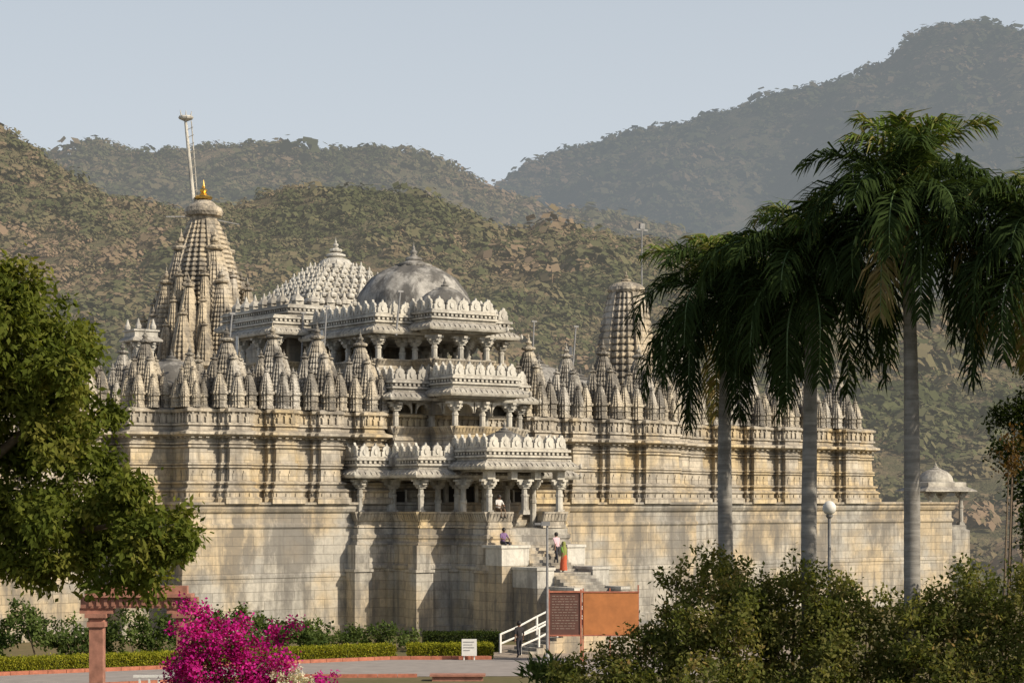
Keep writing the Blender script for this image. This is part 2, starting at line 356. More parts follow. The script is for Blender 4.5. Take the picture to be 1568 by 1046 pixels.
# level 2
A2=(4.6,.8);C2=(2.15,3.25)
p2=stepped([A2,C2],3.5); ed2=list(range(len(p2)-1))
bb.sweep(p2,[(.0,9.8),(.0,10.4),(.12,10.5),(.12,10.62),(.0,10.7),(0,10.95)],False,True)
parapet(pb,p2,10.9,11.7,ed2); cols(cb,p2,11.5,13.1,ed2,1.75)
roof(tb,stepped([A2],3.5),13.2); merlons(mb_,stepped([A2],3.5),14.4,0,(3,))
p2c=[(-2.15,.4),(-2.15,-3.25),(2.15,-3.25),(2.15,.4)]; roof(tb,p2c,13.42); merlons(mb_,p2c,14.62,0,(3,))
for x,y in((-1.8,-.3),(1.8,-.3),(-1.8,2.8),(1.8,2.8)): column(cb,x,y,10.95,13.1,.36)
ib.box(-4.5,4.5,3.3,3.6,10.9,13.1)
def arch(mb,x0,x1,y,z0,z1,axis=0,n=8):
    w=(x1-x0)/2; c=(x0+x1)/2
    pts=[(c-w*math.cos(math.pi*i/n),z0+(z1-z0)*.85*math.sin(math.pi*i/n)) for i in range(n+1)]
    for k in range(len(pts)-1):
        (a,za),(e,zb)=pts[k],pts[k+1]; v=[]
        for yy in(y-.07,y+.07):
            for X,Z in((a,za),(e,zb),(e,z1),(a,z1)): v.append((X,yy,Z) if axis==0 else (yy,X,Z))
        mb.add(v,[(0,1,2,3),(7,6,5,4),(0,4,5,1)])
for x0 in(-1.75,-.55,.65): arch(cb,x0,x0+1.1,-2.97,12.45,13.09)
for x0 in(-4.2,-2.95): arch(cb,x0,x0+.95,-.52,12.45,13.09)
for y0 in(-2.8,-1.7): arch(cb,y0,y0+1.0,-1.87,12.45,13.09,1)
# level 3
A3=(4.6,-1.1);C3=(2.1,1.0)
p3=stepped([A3,C3],8.5); ed3=list(range(len(p3)-1))
bb.sweep(p3,[(.0,12.4),(.0,14.6),(.12,14.7),(.12,14.82),(.0,14.9),(0,15.0)],False,True)
parapet(pb,p3,14.95,15.65,ed3); cols(cb,p3,15.5,17.0,ed3,1.9)
r3=stepped([A3],8.5); roof(tb,r3,17.1); merlons(mb_,r3,18.3,0,(3,))
p3c=[(-2.1,2.4),(-2.1,-1.0),(2.1,-1.0),(2.1,2.4)]; roof(tb,p3c,17.3); merlons(mb_,p3c,18.5,0,(3,))
for x in(-2.3,2.3):
    for y in(2,4.5,7): column(cb,x,y,15,17,.36)
dome(db,0,4.4,18.9,3.35,2.75,4,True,48); dome(db,-.25,.6,18.75,1.55,1.15,4,True,32)
# pavilion 2 and balcony
p4=[(-6.8,14.2),(-6.8,9.3),(6.8,9.3),(6.8,14.2)]
bb.sweep(p4,[(0,12.4),(0,14.9),(.12,15),(.12,15.15),(0,15.2)],False,True); parapet(pb,p4,15.2,15.9,[0,1]); cols(cb,p4,15.7,17.4,[0,1],2.2)
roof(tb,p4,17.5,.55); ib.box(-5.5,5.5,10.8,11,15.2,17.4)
p5=[(-5.2,19),(-5.2,10.4),(5.2,10.4),(5.2,19)]
bb.sweep(p5,[(0,12.4),(0,17.6),(.1,17.7),(.1,17.9),(0,18)],False,True); roof(tb,p5,18.3,.45)
def chh(X,Y): tb.cbox(X,Y,.55,.55,19.4,19.75); tb.lathe(X,Y,[(.42,19.75),(.4,19.85),(.3,20.0),(.12,20.15),(.1,20.25),(.03,20.5)],8)
for X in(-4.4,-3.3,-2.2,-1.1,0,1.1,2.2,3.3,4.4): chh(X,10.8)
for Y in(12,13.2,14.4,15.6,16.8,18): chh(-4.8,Y)
# small pavilion by the main shikhara
p6=[(-6.9,30.4),(-6.9,28.9),(-5.4,28.9),(-5.4,30.4)]
bb.sweep(p6,[(0,12.4),(0,16.5),(.15,16.6),(.15,16.8),(0,16.9)],False,True); cols(cb,p6,16.9,18.3,[0,1,2],1.3,-.2,.26)
tb.sweep(p6,[(-.2,18.3),(.35,18.35),(.38,18.45),(.1,18.7),(.1,19),(.2,19.05),(.2,19.15),(0,19.2)],True,True)
for q in((-6.7,28.9),(-5.6,28.9),(-6.9,30.2)): tb.lathe(q[0],q[1],[(.2,19.2),(.22,19.4),(.12,19.6),(.04,19.9)],8)
# samvarana
sb=MB(); nt_=8; cx,cy=.5,14.6
for k in range(nt_):
    u=k/nt_; hw=3.9*(1-u)+.8*u; z=19.6+2.9*u**.85; z2=19.6+2.9*((k+1)/nt_)**.85
    sb.sweep([(cx-hw,cy-hw),(cx+hw,cy-hw),(cx+hw,cy+hw),(cx-hw,cy+hw)],[(0,z-.1),(0,z+.1),(-.1,z+.14),(-.3,z2)],False,True)
    m_=max(2,round(hw*2/.62))
    for i in range(m_+1):
        t=-hw+2*hw*i/m_
        for X,Y in((cx+t,cy-hw),(cx-hw,cy+t),(cx+hw,cy+t)):
            g=random.uniform(.85,1.15)
            sb.lathe(X,Y,[(.21*g,z+.08),(.24*g,z+.2),(.16*g,z+.32*g),(.07,z+.38*g),(.08,z+.44*g),(.02,z+.6*g)],8)
sb.lathe(cx,cy,[(1.15,22.3),(1.2,22.6),(.9,22.95),(.5,23.1),(.65,23.2),(.65,23.3),(.25,23.45)],16); finial(sb,cx,cy,23.4,.42)
# main shikhara
shb=MB(); scx,scy=0,32.5
shb.sweep([(-4.6,28),(4.6,28),(4.6,37),(-4.6,37)],[(0,12.4),(0,14.3),(.2,14.4),(.2,14.6),(0,14.7),(0,16.6),(.35,16.8),(.35,17),(0,17.1)],False,True)
spire(shb,scx,scy,17,3.35,12.2,30,SEC,.30,2.0,.09,fin=.1)
for dx,dy in((1,0),(-1,0),(0,1),(0,-1)):
    spire(shb,scx+dx*1.75,scy+dy*1.75,17,1.95,9.4,24,SEC,.25,1.8,.1)
    spire(shb,scx+dx*2.9,scy+dy*2.9,17,1.4,6.6,17,SEC,.27,1.7,.11)
    spire(shb,scx+dx*3.9,scy+dy*3.9,17,.85,3.9,10,SEC2,.3)
    for q in(-1,1):
        spire(shb,scx+dx*2.4+dy*q*1.1,scy+dy*2.4+dx*q*1.1,17,.8,7.2,16,SEC2,.3)
        spire(shb,scx+dx*3.1+dy*q*1.6,scy+dy*3.1+dx*q*1.6,17,.75,5.0,12,SEC2,.3)
        spire(shb,scx+dx*3.8+dy*q*1.8,scy+dy*3.8+dx*q*1.8,17,.6,3.0,8,SEC2,.3)
for dx,dy in((1,1),(-1,1),(1,-1),(-1,-1)):
    spire(shb,scx+dx*2.3,scy+dy*2.3,17,1.05,6.2,14,SEC2,.28); spire(shb,scx+dx*3.2,scy+dy*3.2,17,.85,3.8,9,SEC2,.3)
gb=MB(); finial(gb,scx,scy,28.85,.62)
shb.lathe(scx,scy,[(.95,27.3),(1.0,27.7),(1.3,27.8),(1.4,28.05),(1.3,28.35),(.9,28.6),(.7,28.8),(.4,28.95)],24)
for X,Y,z,w,h,tp in((23.8,14,14.5,2.15,9.3,.56),(-26,16,14,1.7,7.5,.3)):
    spire(shb,X,Y,z-2,w,h+1.6,16,SEC,tp,2.2,.10,base=2.2,fin=.3)
    zt=z-2+2.2+(h+1.6-2.2)*.86
    shb.lathe(X,Y,[(w*tp,zt-.05),(w*tp*1.12,zt+.15),(w*tp*1.08,zt+.35),(w*tp*.8,zt+.6),(w*tp*.4,zt+.75)],16); finial(shb,X,Y,zt+.7,.36)
    for dx,dy in((1,0),(-1,0),(0,1),(0,-1)): spire(shb,X+dx*w*.62,Y+dy*w*.62,z-2,w*.5,(h+2)*.66,13,SEC2,.28,base=2); spire(shb,X+dx*w*.95,Y+dy*w*.95,z-2,w*.34,(h+2)*.46,10,SEC2,.28,base=2)
for X,Y,z,r,h in((-14,8.5,14.3,1.7,1.3),(14,11,15.0,2.3,1.5),(-19,12,14.2,2,1.4),(10.5,7.5,14.2,1.5,1.2),(19,13,14.6,2,1.3),(-9.5,7,14.0,1.3,1.0),(29,12,14.4,2,1.3)):
    db.lathe(X,Y,[(r*1.15,12.4),(r*1.15,z-.4),(r*1.25,z-.3),(r*1.25,z-.15),(r*1.08,z)],24); dome(db,X,Y,z,r,h,0,True,24)
tb.obj('eaves_and_cornices',M_trim,T); cb.obj('columns',M_trim,T); pb.obj('balcony_parapets',M_wall,T); mb_.obj('merlons',M_mer,T)
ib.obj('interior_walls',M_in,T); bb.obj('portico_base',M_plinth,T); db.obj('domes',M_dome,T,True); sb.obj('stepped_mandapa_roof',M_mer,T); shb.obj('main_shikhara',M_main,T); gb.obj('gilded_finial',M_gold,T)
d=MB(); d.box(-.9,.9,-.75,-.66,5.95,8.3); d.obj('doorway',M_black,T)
d=MB(); d.box(-1.15,-.92,-.85,-.66,5.95,8.45); d.box(.92,1.15,-.85,-.66,5.95,8.45); d.box(-1.15,1.15,-.85,-.66,8.46,8.62)
for x in(-4.2,-6.3,4.2): 
    d.box(x-.5,x-.38,-.75,-.6,6.3,8.1); d.box(x+.38,x+.5,-.75,-.6,6.3,8.1)
d.obj('door_frame',M_trim,T)
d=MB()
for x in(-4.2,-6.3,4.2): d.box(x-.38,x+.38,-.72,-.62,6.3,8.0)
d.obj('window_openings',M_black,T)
# stairs
st=MB(); z=5.2; y=-7.5
st.box(-1.3,1.3,-7.62,-7.1,5.2,5.6)
for k in range(10): st.box(-1.3,1.3,y-.28,y,-.1,z); y-=.28; z-=.16
st.box(-1.3,1.3,y-1.3,y,-.1,z); y-=1.3
for k in range(15): z-=.16; st.box(-1.3,1.3,y-.32,y,-.1,z); y-=.32
st.box(-1.3,1.3,-19.3,y,-.1,1.2); st.box(-5.5,-1.3,-19.3,-17.4,-.1,1.2)
for k in range(8): st.box(-5.5-.4*(k+1),-5.5-.4*k,-19.3,-17.4,-.1,1.2-.15*(k+1))
sp_b=MB()
for x0,x1,y0,y1,zt in((-3.1,-1.3,-9.4,-7.6,5.05),(1.3,2.5,-9.4,-7.6,5.05),(-2.4,-1.3,-11.7,-9.4,3.9),(1.3,2.4,-11.7,-9.4,3.9),(-1.8,-1.3,-14.2,-11.7,2.9),(1.3,1.8,-14.2,-11.7,2.9)):
    st.box(x0+.03,x1-.03,y0+.03,y1-.03,-.1,zt-1.1); sp_b.box(x0,x1,y0,y1,zt-1.1,zt-.15); sp_b.box(x0-.06,x1+.06,y0-.06,y1+.06,zt-.15,zt)
st.obj('stair_flights',M_plinth,T); sp_b.obj('stair_piers',M_mer,T)
rl=MB()
for yy in(-19.2,-17.5):
    pts=[(-2.5,1.2),(-4,1.2),(-5.5,1.2),(-6.6,.8),(-7.7,.35),(-8.8,0)]
    for x_,z_ in pts: rl.cbox(x_,yy,.09,.09,z_,z_+.95)
    for a,c in zip(pts[:-1],pts[1:]):
        for hh in(.45,.92): rl.tube((a[0],yy,a[1]+hh),(c[0],yy,c[1]+hh),.05,.05,6)
rl.obj('white_handrail',M_white,T)
fp=MB(); fp.tube((-.49,32.84,27.6),(-1.05,33.3,34.8),.17,.1,10); fp.tube((-.2,32.84,27.6),(-.72,33.0,34.6),.05,.04,6)
for k in range(12):
    u=k/12; fp.tube((-.49-.56*u,32.84+.4*u,27.9+6.6*u),(-.2-.5*u,32.84,28.1+6.6*u),.025,.025,5)
fp.lathe(-1.0,33.3,[(.15,34.6),(.5,34.75),(.55,34.85),(.5,34.95)],10)
for a in(-.35,0,.35): fp.tube((-1.0+a,33.3,34.9),(-1.0+a*1.3,33.3,35.35),.06,.02,6)
fp.obj('flag_pole',M_mer,T)
pl=MB(); 
for x_,y_,z0,z1,lx in((24.9,13.6,13,27,0),(9.6,1.6,13,18.3,.5),(-7.9,1.8,13,18.6,.4),(-13.4,3,13,18,.5),(6.9,2,13,18.5,.3),(-3.6,.6,17,19.6,.3),(-5.2,9,14,18.9,.2)):
    pl.tube((x_,y_,z0),(x_+lx,y_,z1),.07,.05,8); pl.box(x_+lx-.18,x_+lx+.18,y_-.05,y_+.05,z1-.1,z1)
pl.box(24.4,25.4,13.55,13.65,26.6,26.7); pl.box(24.7,25.1,13.5,13.7,26.7,27.1); pl.tube((-3.0,32.4,27.5),(-.8,32.4,27.7),.05,.03,6); pl.tube((.8,32.4,27.6),(2.8,32.4,27.4),.05,.03,6)
pl.obj('roof_poles',M_metal,T)
fl=MB()
for x_,z_ in((-13.2,16.6),(-7.8,17.2),(9.9,17)):
    fl.rings([[(x_+.06+.05*math.sin(k),1.8+j*.1,z_-k*.25) for k in range(7)] for j in range(4)]); 
fl.obj('white_pennants',M_white,T)
CH=empty('domed_pavilion',(33.2,160.5,5.0),R(20)); c_=MB(); p=[(-1.6,-1.6),(1.6,-1.6),(1.6,1.6),(-1.6,1.6)]
cols(c_,p,.6,3.2,[0,1,2,3],3.2,-.2,.34)
c_.sweep(p,[(-.2,3.1),(0,3.1),(0,3.4),(.7,3.2),(.7,3.28),(.1,3.6),(.1,3.9),(0,3.95)],True,True); dome(c_,0,0,4.0,1.35,1.0,0,True,24)
c_.obj('pavilion_body',M_trim,CH); c_=MB(); c_.sweep(p,[(.3,-5.5),(.3,.2),(.1,.3),(.1,.6)],False,True); c_.obj('pavilion_base',M_plinth,CH)
# ------------------------------------------------------------------ terrain
def gh(x,y):
    if y<70: return 5.6*(1-max(y,0)/70)
    return 0
def grid(name,xs,ys,hf,mat):
    vs=[(x,y,hf(x,y)) for y in ys for x in xs]; nx=len(xs)
    fs=[(j*nx+i,j*nx+i+1,(j+1)*nx+i+1,(j+1)*nx+i) for j in range(len(ys)-1) for i in range(nx-1)]
    me=bpy.data.meshes.new(name); me.from_pydata(vs,[],fs); me.update()
    for p in me.polygons: p.use_smooth=True
    me.materials.append(mat); o=bpy.data.objects.new(name,me); scene.collection.objects.link(o); return o
gm,nt,out=newmat('ground_soil'); d_=N(nt,'BsdfDiffuse'); tc=N(nt,'TexCoord').outputs['Object']; n1=noise_n(nt,tc,.12,6,.65); n2=noise_n(nt,tc,2.5,5,.7)
c=ramp(nt,n1.outputs[0],[(.4,(.22,.17,.11)),(.55,(.13,.13,.06)),(.7,(.07,.1,.03))]).outputs[0]; c=mix(nt,.5,c,mix(nt,n2.outputs[0],(.05,.06,.02),(.25,.2,.13)))
L(nt,c,d_.inputs[0]); L(nt,d_.outputs[0],out.inputs[0])
xs=[-2500,-1200,-600,-300]+list(np.linspace(-150,150,61))+[300,600,1200,2500]
ys=[-200,-50]+list(np.linspace(0,70,15))+[80,100,120,140,160,200,300,600,1200,2500,5000]
grid('ground',xs,ys,gh,gm)
def hill(name,ridge,y0,yr,y1,ex,amp,fs,mat,nx,ny,seed,xpad):
    rx=[p[0] for p in ridge]; rz=[p[1] for p in ridge]
    X=np.linspace(rx[0]-xpad,rx[-1]+xpad,nx); Y=np.linspace(y0,y1,ny)
    Z=np.zeros((ny,nx)); zr=np.interp(X,rx,rz)
    for j,y in enumerate(Y):
        t=(y-y0)/(yr-y0)
        for i,x in enumerate(X):
            nz=noise.fractal(Vector((x*fs,y*fs*.55,seed)),1.0,2.1,5)-abs(noise.noise(Vector((x*fs*.8+y*fs*.15,y*fs*.2,seed+4))))*1.2+.3
            if t<=1: z=zr[i]*t**ex; k=min(1,t*2.2)*(.3+.7*min(1,(1-t)*3))
            else: z=zr[i]*(1-(t-1)*.5); k=.3
            Z[j,i]=z+nz*amp*k
    vs=np.empty((ny,nx,3)); vs[...,0]=X[None,:]; vs[...,1]=Y[:,None]; vs[...,2]=Z
    me=bpy.data.meshes.new(name)
    me.from_pydata(vs.reshape(-1,3).tolist(),[],[(j*nx+i,j*nx+i+1,(j+1)*nx+i+1,(j+1)*nx+i) for j in range(ny-1) for i in range(nx-1)]); me.update()
    for p in me.polygons: p.use_smooth=True
    me.materials.append(mat); o=bpy.data.objects.new(name,me); scene.collection.objects.link(o)
    return X,Y,Z
near=[(-170,98),(-131.8,92),(-105,82.8),(-97,78.1),(-88.9,73.2),(-78.2,69.4),(-64.8,66.7),(-47.4,71),(-35.3,69.4),(-24.6,68.1),(-16.6,67),(-.5,61.4),(15.5,62),(28.9,59.8),(42.3,56),(62.4,50.7),(82.5,46),(105,42),(136,37)]
midr=[(-330,162),(-266.7,158),(-212.5,151),(-185.4,147),(-174.5,155),(-144.7,154),(-104,151.6),(-71.5,146.5),(-49.9,152.4),(-28.2,148),(-6.5,137),(9.8,130),(45,122),(85.6,113),(212.5,98)]
farr=[(-150,108),(-70.4,146),(-32.1,173),(-9.2,188),(6.1,195),(44.4,210),(71.2,217),(98,221),(132.4,231),(151.5,242),(197.5,259),(235.7,278),(274,283),(300,286),(388.8,296),(520,300)]
def shrubs(name,H,n,size,mat,q,ymax,thr,leaf):
    X,Y,Z=H
    x=rng.uniform(X[0],X[-1],n); y=Y[0]+(min(ymax,Y[-1])-Y[0])*rng.uniform(0.0,1,n)**.8
    keep=np.array([noise.noise(Vector((a*.03,b*.02,3)))+.35*noise.noise(Vector((a*.15,b*.1,9))) for a,b in zip(x,y)])+rng.uniform(-.35,.35,n)>thr
    x=x[keep];y=y[keep]; n=len(x)
    fi=(x-X[0])/(X[1]-X[0]); fj=(y-Y[0])/(Y[1]-Y[0]); i=np.clip(fi.astype(int),0,len(X)-2); j=np.clip(fj.astype(int),0,len(Y)-2); a=fi-i; b_=fj-j
    z=Z[j,i]*(1-a)*(1-b_)+Z[j,i+1]*a*(1-b_)+Z[j+1,i]*(1-a)*b_+Z[j+1,i+1]*a*b_
    r=size*rng.lognormal(0,.38,n)
    dr=rng.normal(size=(n,q,3)); dr/=np.linalg.norm(dr,axis=2,keepdims=True); dr[...,2]=np.abs(dr[...,2])*1.0-.15
    rad=r[:,None]*rng.uniform(.5,1.15,(n,q))
    c=np.stack([x,y,z+r*.2],1)[:,None,:]+dr*rad[...,None]*np.array([1,1,.8])
    nr=dr*1.0+rng.normal(size=dr.shape)*.3+np.array([0,-.2,.7]); nr/=np.linalg.norm(nr,axis=2,keepdims=True)
    t=np.cross(nr,rng.normal(size=dr.shape)); t/=np.linalg.norm(t,axis=2,keepdims=True); bt=np.cross(nr,t)
    s=(r[:,None]*leaf*rng.uniform(.5,1.3,(n,q)))[...,None]
    V=np.stack([c+t*s,c+bt*s*.8,c-t*s,c-bt*s*.7],2).reshape(-1,3)
    big=np.array([noise.noise(Vector((a*.02,b*.015,7))) for a,b in zip(x,y)])*.6
    sh=np.clip((rng.uniform(0,.75,n)+big)[:,None]+rng.uniform(0,.25,(n,q)),0,1).ravel()
    return fastmesh(name,V,4,mat,sh)
HC1=(.30,.29,.26); HC2=(.30,.31,.305); HC3=(.265,.29,.305)  # painted airlight colours for the near, mid and far hills
def shr(k): return [(p,tuple(x*k for x in c)) for p,c in [(0,(.06,.068,.03)),(.3,(.095,.102,.048)),(.55,(.14,.13,.07)),(.8,(.19,.15,.09)),(1,(.25,.18,.12))]]
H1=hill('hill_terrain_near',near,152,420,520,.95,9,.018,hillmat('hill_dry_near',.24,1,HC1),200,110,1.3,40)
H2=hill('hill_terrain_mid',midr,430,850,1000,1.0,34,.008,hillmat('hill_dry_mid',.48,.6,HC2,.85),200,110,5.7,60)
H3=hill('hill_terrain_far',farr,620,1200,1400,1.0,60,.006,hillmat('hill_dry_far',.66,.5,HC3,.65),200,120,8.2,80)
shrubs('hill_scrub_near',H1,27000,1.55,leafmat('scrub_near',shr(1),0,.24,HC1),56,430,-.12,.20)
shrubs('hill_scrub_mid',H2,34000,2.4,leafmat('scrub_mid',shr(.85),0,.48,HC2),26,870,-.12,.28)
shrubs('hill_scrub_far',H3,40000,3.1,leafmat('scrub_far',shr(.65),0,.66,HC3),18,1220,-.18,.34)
# ------------------------------------------------------------------ foliage
def foliage(name,lobes,dens,ll,lw,mat,parent=None,sub=9,droop=.5,spread=.3):
    Vs=[];Ss=[]
    for (cx,cy,cz,r) in lobes:
        k=max(5,int(sub*r*r*6)); d=rng.normal(size=(k,3)); d/=np.linalg.norm(d,axis=1,keepdims=True)
        sc=d*r*rng.uniform(.45,1.08,(k,1))*np.array([1,1,.85])+np.array([cx,cy,cz]); cs=rng.uniform(0,.7,k)
        n=int(dens*r*r); idx=rng.integers(0,k,n)
        off=rng.normal(size=(n,3))*spread*.5
        c=sc[idx]+off
        a=rng.normal(size=(n,3))+d[idx]*.5; a[:,2]-=droop; a/=np.linalg.norm(a,axis=1,keepdims=True)
        up=rng.normal(size=(n,3))*.7+np.array([0,0,1])+d[idx]*.6
        s=np.cross(a,up); s/=np.linalg.norm(s,axis=1,keepdims=True)
        l=(ll*rng.uniform(.6,1.3,n))[:,None]; w=(lw*rng.uniform(.7,1.3,n))[:,None]
        Vs.append(np.stack([c,c+a*l*.45+s*w,c+a*l,c+a*l*.45-s*w],1).reshape(-1,3)); Ss.append(np.clip(cs[idx]+rng.uniform(0,.3,n),0,1))
    return fastmesh(name,np.concatenate(Vs),4,mat,np.concatenate(Ss),parent)
def branches(name,paths,mat,parent):
    m=MB()
    for p in paths:
        for (a,ra),(b_,rb) in zip(p[:-1],p[1:]): m.tube(a,b_,ra,rb,10)
    return m.obj(name,mat,parent,True)
M_bark=simple('bark',(.12,.09,.06),.9,.35,6)
lm_tree=leafmat('tree_leaves',[(0,(.065,.09,.018)),(.5,(.13,.155,.03)),(1,(.22,.21,.05))],.4)
lm_bush=leafmat('bush_leaves',[(0,(.075,.095,.025)),(.5,(.145,.16,.045)),(.85,(.23,.21,.07)),(1,(.34,.22,.09))],.4)
lm_dark=leafmat('dark_leaves',[(0,(.02,.035,.012)),(1,(.06,.08,.02))],.25)
lm_hedge=leafmat('hedge_leaves',[(0,(.14,.17,.02)),(1,(.38,.36,.04))],.3)
lm_shrub=leafmat('shrub_leaves',[(0,(.04,.07,.02)),(1,(.13,.17,.05))],.3)
lm_boug=leafmat('bougainvillea_bracts',[(0,(.26,.01,.12)),(.5,(.50,.02,.25)),(1,(.74,.05,.40))],.35)
lm_wf=leafmat('white_bracts',[(0,(.6,.55,.4)),(1,(.8,.76,.65))],.3)
TR=empty('shade_tree')
main=[(-11.6,12.2,1.3),(-10.7,11.9,1.0),(-11.0,11.0,1.3),(-9.9,10.9,.8),(-9.7,10.1,.8),(-10.5,9.9,1.2),(-11.6,9.8,1.3),(-9.3,9.3,.55),(-9.9,9.0,.7),(-10.9,8.7,.9),(-11.9,8.3,.8),(-9.6,8.2,.8),(-8.9,7.7,.75),(-8.3,7.3,.8),(-7.7,6.9,.7),(-7.5,6.4,.65),(-8.2,6.5,.8),(-9.0,6.9,.9),(-9.8,7.3,.9),(-10.6,7.2,1.0),(-11.4,7.0,.9),(-9.4,6.1,.8),(-10.2,6.2,.8),(-8.7,5.8,.6),(-7.9,5.8,.5),(-11.0,6.1,.6),(-12.6,10,1.5),(-12.8,7.5,1.4),(-12.6,12.5,1.3),(-13.8,9,1.5),(-14,11.5,1.5)]
lob=[]
for x,z,r in main:
    for k in range(2): lob.append((x+random.uniform(-.25,.25),45+random.uniform(-1.5,1.5),z+random.uniform(-.25,.25),r*random.uniform(.68,.86)))
foliage('crown',lob,1900,.19,.046,lm_tree,TR,4.5,.9,.30)
branches('trunk',[[((-12.8,45,1.9),.35),((-12.6,45,5),.28),((-11.8,45,8),.2),((-11.2,45,11),.09)],[((-12.6,45,5),.2),((-10.8,44.8,6.6),.12),((-8.6,44.6,6.9),.05)],[((-11.8,45,8),.13),((-10.3,45.3,9.4),.06)]],M_bark,TR)
def bush(name,lobes,mat,dens=1700,ll=.13,lw=.035,sub=8,droop=.2):
    E=empty(name); foliage('leaves',lobes,dens,ll,lw,mat,E,sub,droop,.26)
    st=[]
    for (x,y,z,r) in lobes[::3]:
        g=gh(x,y); st.append([((x*.98,y,g),.05),((x,y,z),.015)])
    branches('stems',st,M_bark,E)
prof=[(1.8,52,3.5),(2.4,52,3.7),(3.1,52,4.1),(3.8,52,4.8),(4.5,52,5.8),(5.2,52,6.0),(6.0,53,5.7),(6.8,53,5.9),(7.5,52,5.9),(8.2,52,5.5),(9.0,51,5.1),(9.8,50,5.1),(10.5,50,5.4),(11.2,50,5.8),(12,49,5.9),(12.8,48,6.0)]
for gi in range(0,16,4):
    lo=[]
    for x,y,zt in prof[gi:gi+4]:
        z=zt-.45
        while z>1.2:
            for q in range(3): lo.append((x+random.uniform(-.5,.5),y-(zt-z)*.9+random.uniform(-.9,.7),z+random.uniform(-.35,.35),random.uniform(.3,.6)))
            z-=.55
    bush('garden_bush',lo,lm_bush,1350,.14,.036,5)
bush('dark_tree',[(13.7+random.uniform(-.4,1),55+random.uniform(-1,1),8.8+random.uniform(-.9,1.1),.6) for _ in range(9)]+[(13.9,54,7,.7),(14.2,54,6,.9),(14,54,13,1.0),(14,54,12,.8),(14.2,54,11,.9),(14.2,54,10,.9)],lm_dark,1900)
bush('red_shrub',[(13.0+random.uniform(-.3,.3),53,8.6+random.uniform(-.5,.5),.3) for _ in range(4)],leafmat('reddish_leaves',[(0,(.06,.06,.02)),(1,(.2,.1,.04))]),900)
bush('garden_shrub',[(x,95.5+random.uniform(-1,1.5)+(x+22)*.35,random.uniform(.5,1.8),random.uniform(.8,1.15)) for x in np.arange(-27,-9,.75)],lm_shrub,700,.22,.06,4)
bush('garden_shrub',[(x,103+random.uniform(-1,1),random.uniform(.3,.9),random.uniform(.45,.8)) for x in np.arange(-10.5,-5,.6)],lm_shrub,900,.2,.05,4)
def hedge(name,p0,p1,w,h,mat):
    E=empty(name); l=math.hypot(p1[0]-p0[0],p1[1]-p0[1]); n=int(l*1500); t=rng.uniform(0,1,n); ux,uy=(p1[0]-p0[0])/l,(p1[1]-p0[1])/l
    face=rng.uniform(0,1,n); s=np.where(face<.5,rng.uniform(-w/2,w/2,n),-w/2+rng.normal(size=n)*.04); z=np.where(face<.5,h+rng.normal(size=n)*.05,rng.uniform(0,h,n))
    c=np.stack([p0[0]+ux*l*t-uy*s,p0[1]+uy*l*t+ux*s,z],1); a=rng.normal(size=(n,3))+np.array([0,-.2,.4]); a/=np.linalg.norm(a,axis=1,keepdims=True); b_=np.cross(a,rng.normal(size=(n,3))); b_/=np.linalg.norm(b_,axis=1,keepdims=True)
    V=np.stack([c,c+a*.05+b_*.03,c+a*.1,c+a*.05-b_*.03],1).reshape(-1,3); fastmesh('hedge_leaves',V,4,mat,rng.uniform(0,1,n),E)
    m=MB(); q=(w/2-.05); m.add([(p0[0]+uy*q,p0[1]-ux*q,0),(p1[0]+uy*q,p1[1]-ux*q,0),(p1[0]-uy*q,p1[1]+ux*q,0),(p0[0]-uy*q,p0[1]+ux*q,0),(p0[0]+uy*q,p0[1]-ux*q,h-.04),(p1[0]+uy*q,p1[1]-ux*q,h-.04),(p1[0]-uy*q,p1[1]+ux*q,h-.04),(p0[0]-uy*q,p0[1]+ux*q,h-.04)],[(3,2,1,0),(4,5,6,7),(0,1,5,4),(1,2,6,5),(2,3,7,6),(3,0,4,7)])
    m.obj('hedge_core',simple('hedge_core',(.04,.05,.012)),E)
hedge('clipped_hedge',(-28,85),(-5.7,97.2),.9,.6,lm_hedge); hedge('clipped_hedge',(-5.0,97.3),(-.9,97.5),.9,.6,lm_hedge)
hedge('dark_hedge',(-4.4,101),(-.6,101.4),1.2,.9,lm_dark)
def sheet(name,pts,z,mat):
    m=MB(); m.add([(x,y,z) for x,y in pts],[tuple(range(len(pts)))]); return m.obj(name,mat)
sheet('road',[(-40,70.5),(-9,86.6),(8,87.4),(8,96.2),(-5.7,96.0),(-40,77.1)],.012,M_road)
sheet('paved_yard',[(-.9,96.2),(14,96.2),(14,106),(-.9,106)],.016,simple('paving',(.33,.27,.21),.9,.2,1))
def kerb(name,pts,w,h,mat):
    m=MB()
    for a,c in zip(pts[:-1],pts[1:]):
        l=math.hypot(c[0]-a[0],c[1]-a[1]); n=max(1,int(l/.8)); ux,uy=(c[0]-a[0])/l,(c[1]-a[1])/l
        for k in range(n):
            s0=l*k/n+.01; s1=l*(k+1)/n-.01; v=[]
            for zz in(0,h):
                for s_,o_ in((s0,0),(s1,0),(s1,w),(s0,w)): v.append((a[0]+ux*s_-uy*o_,a[1]+uy*s_+ux*o_,zz))
            m.add(v,[(3,2,1,0),(4,5,6,7),(0,1,5,4),(1,2,6,5),(2,3,7,6),(3,0,4,7)])
    return m.obj(name,mat)
kerb('kerb',[(-40,77.2),(-5.7,96.1),(-.95,96.3)],.25,.16,M_redk); kerb('kerb',[(-40,70.2),(-9,86.2),(-4,86.5)],.25,.14,M_redk)
m=MB(); m.box(-3.3,-1.2,84.6,85.2,0,.2); m.box(-3.4,-1.1,84.5,85.3,.2,.28); m.obj('low_wall',M_red)
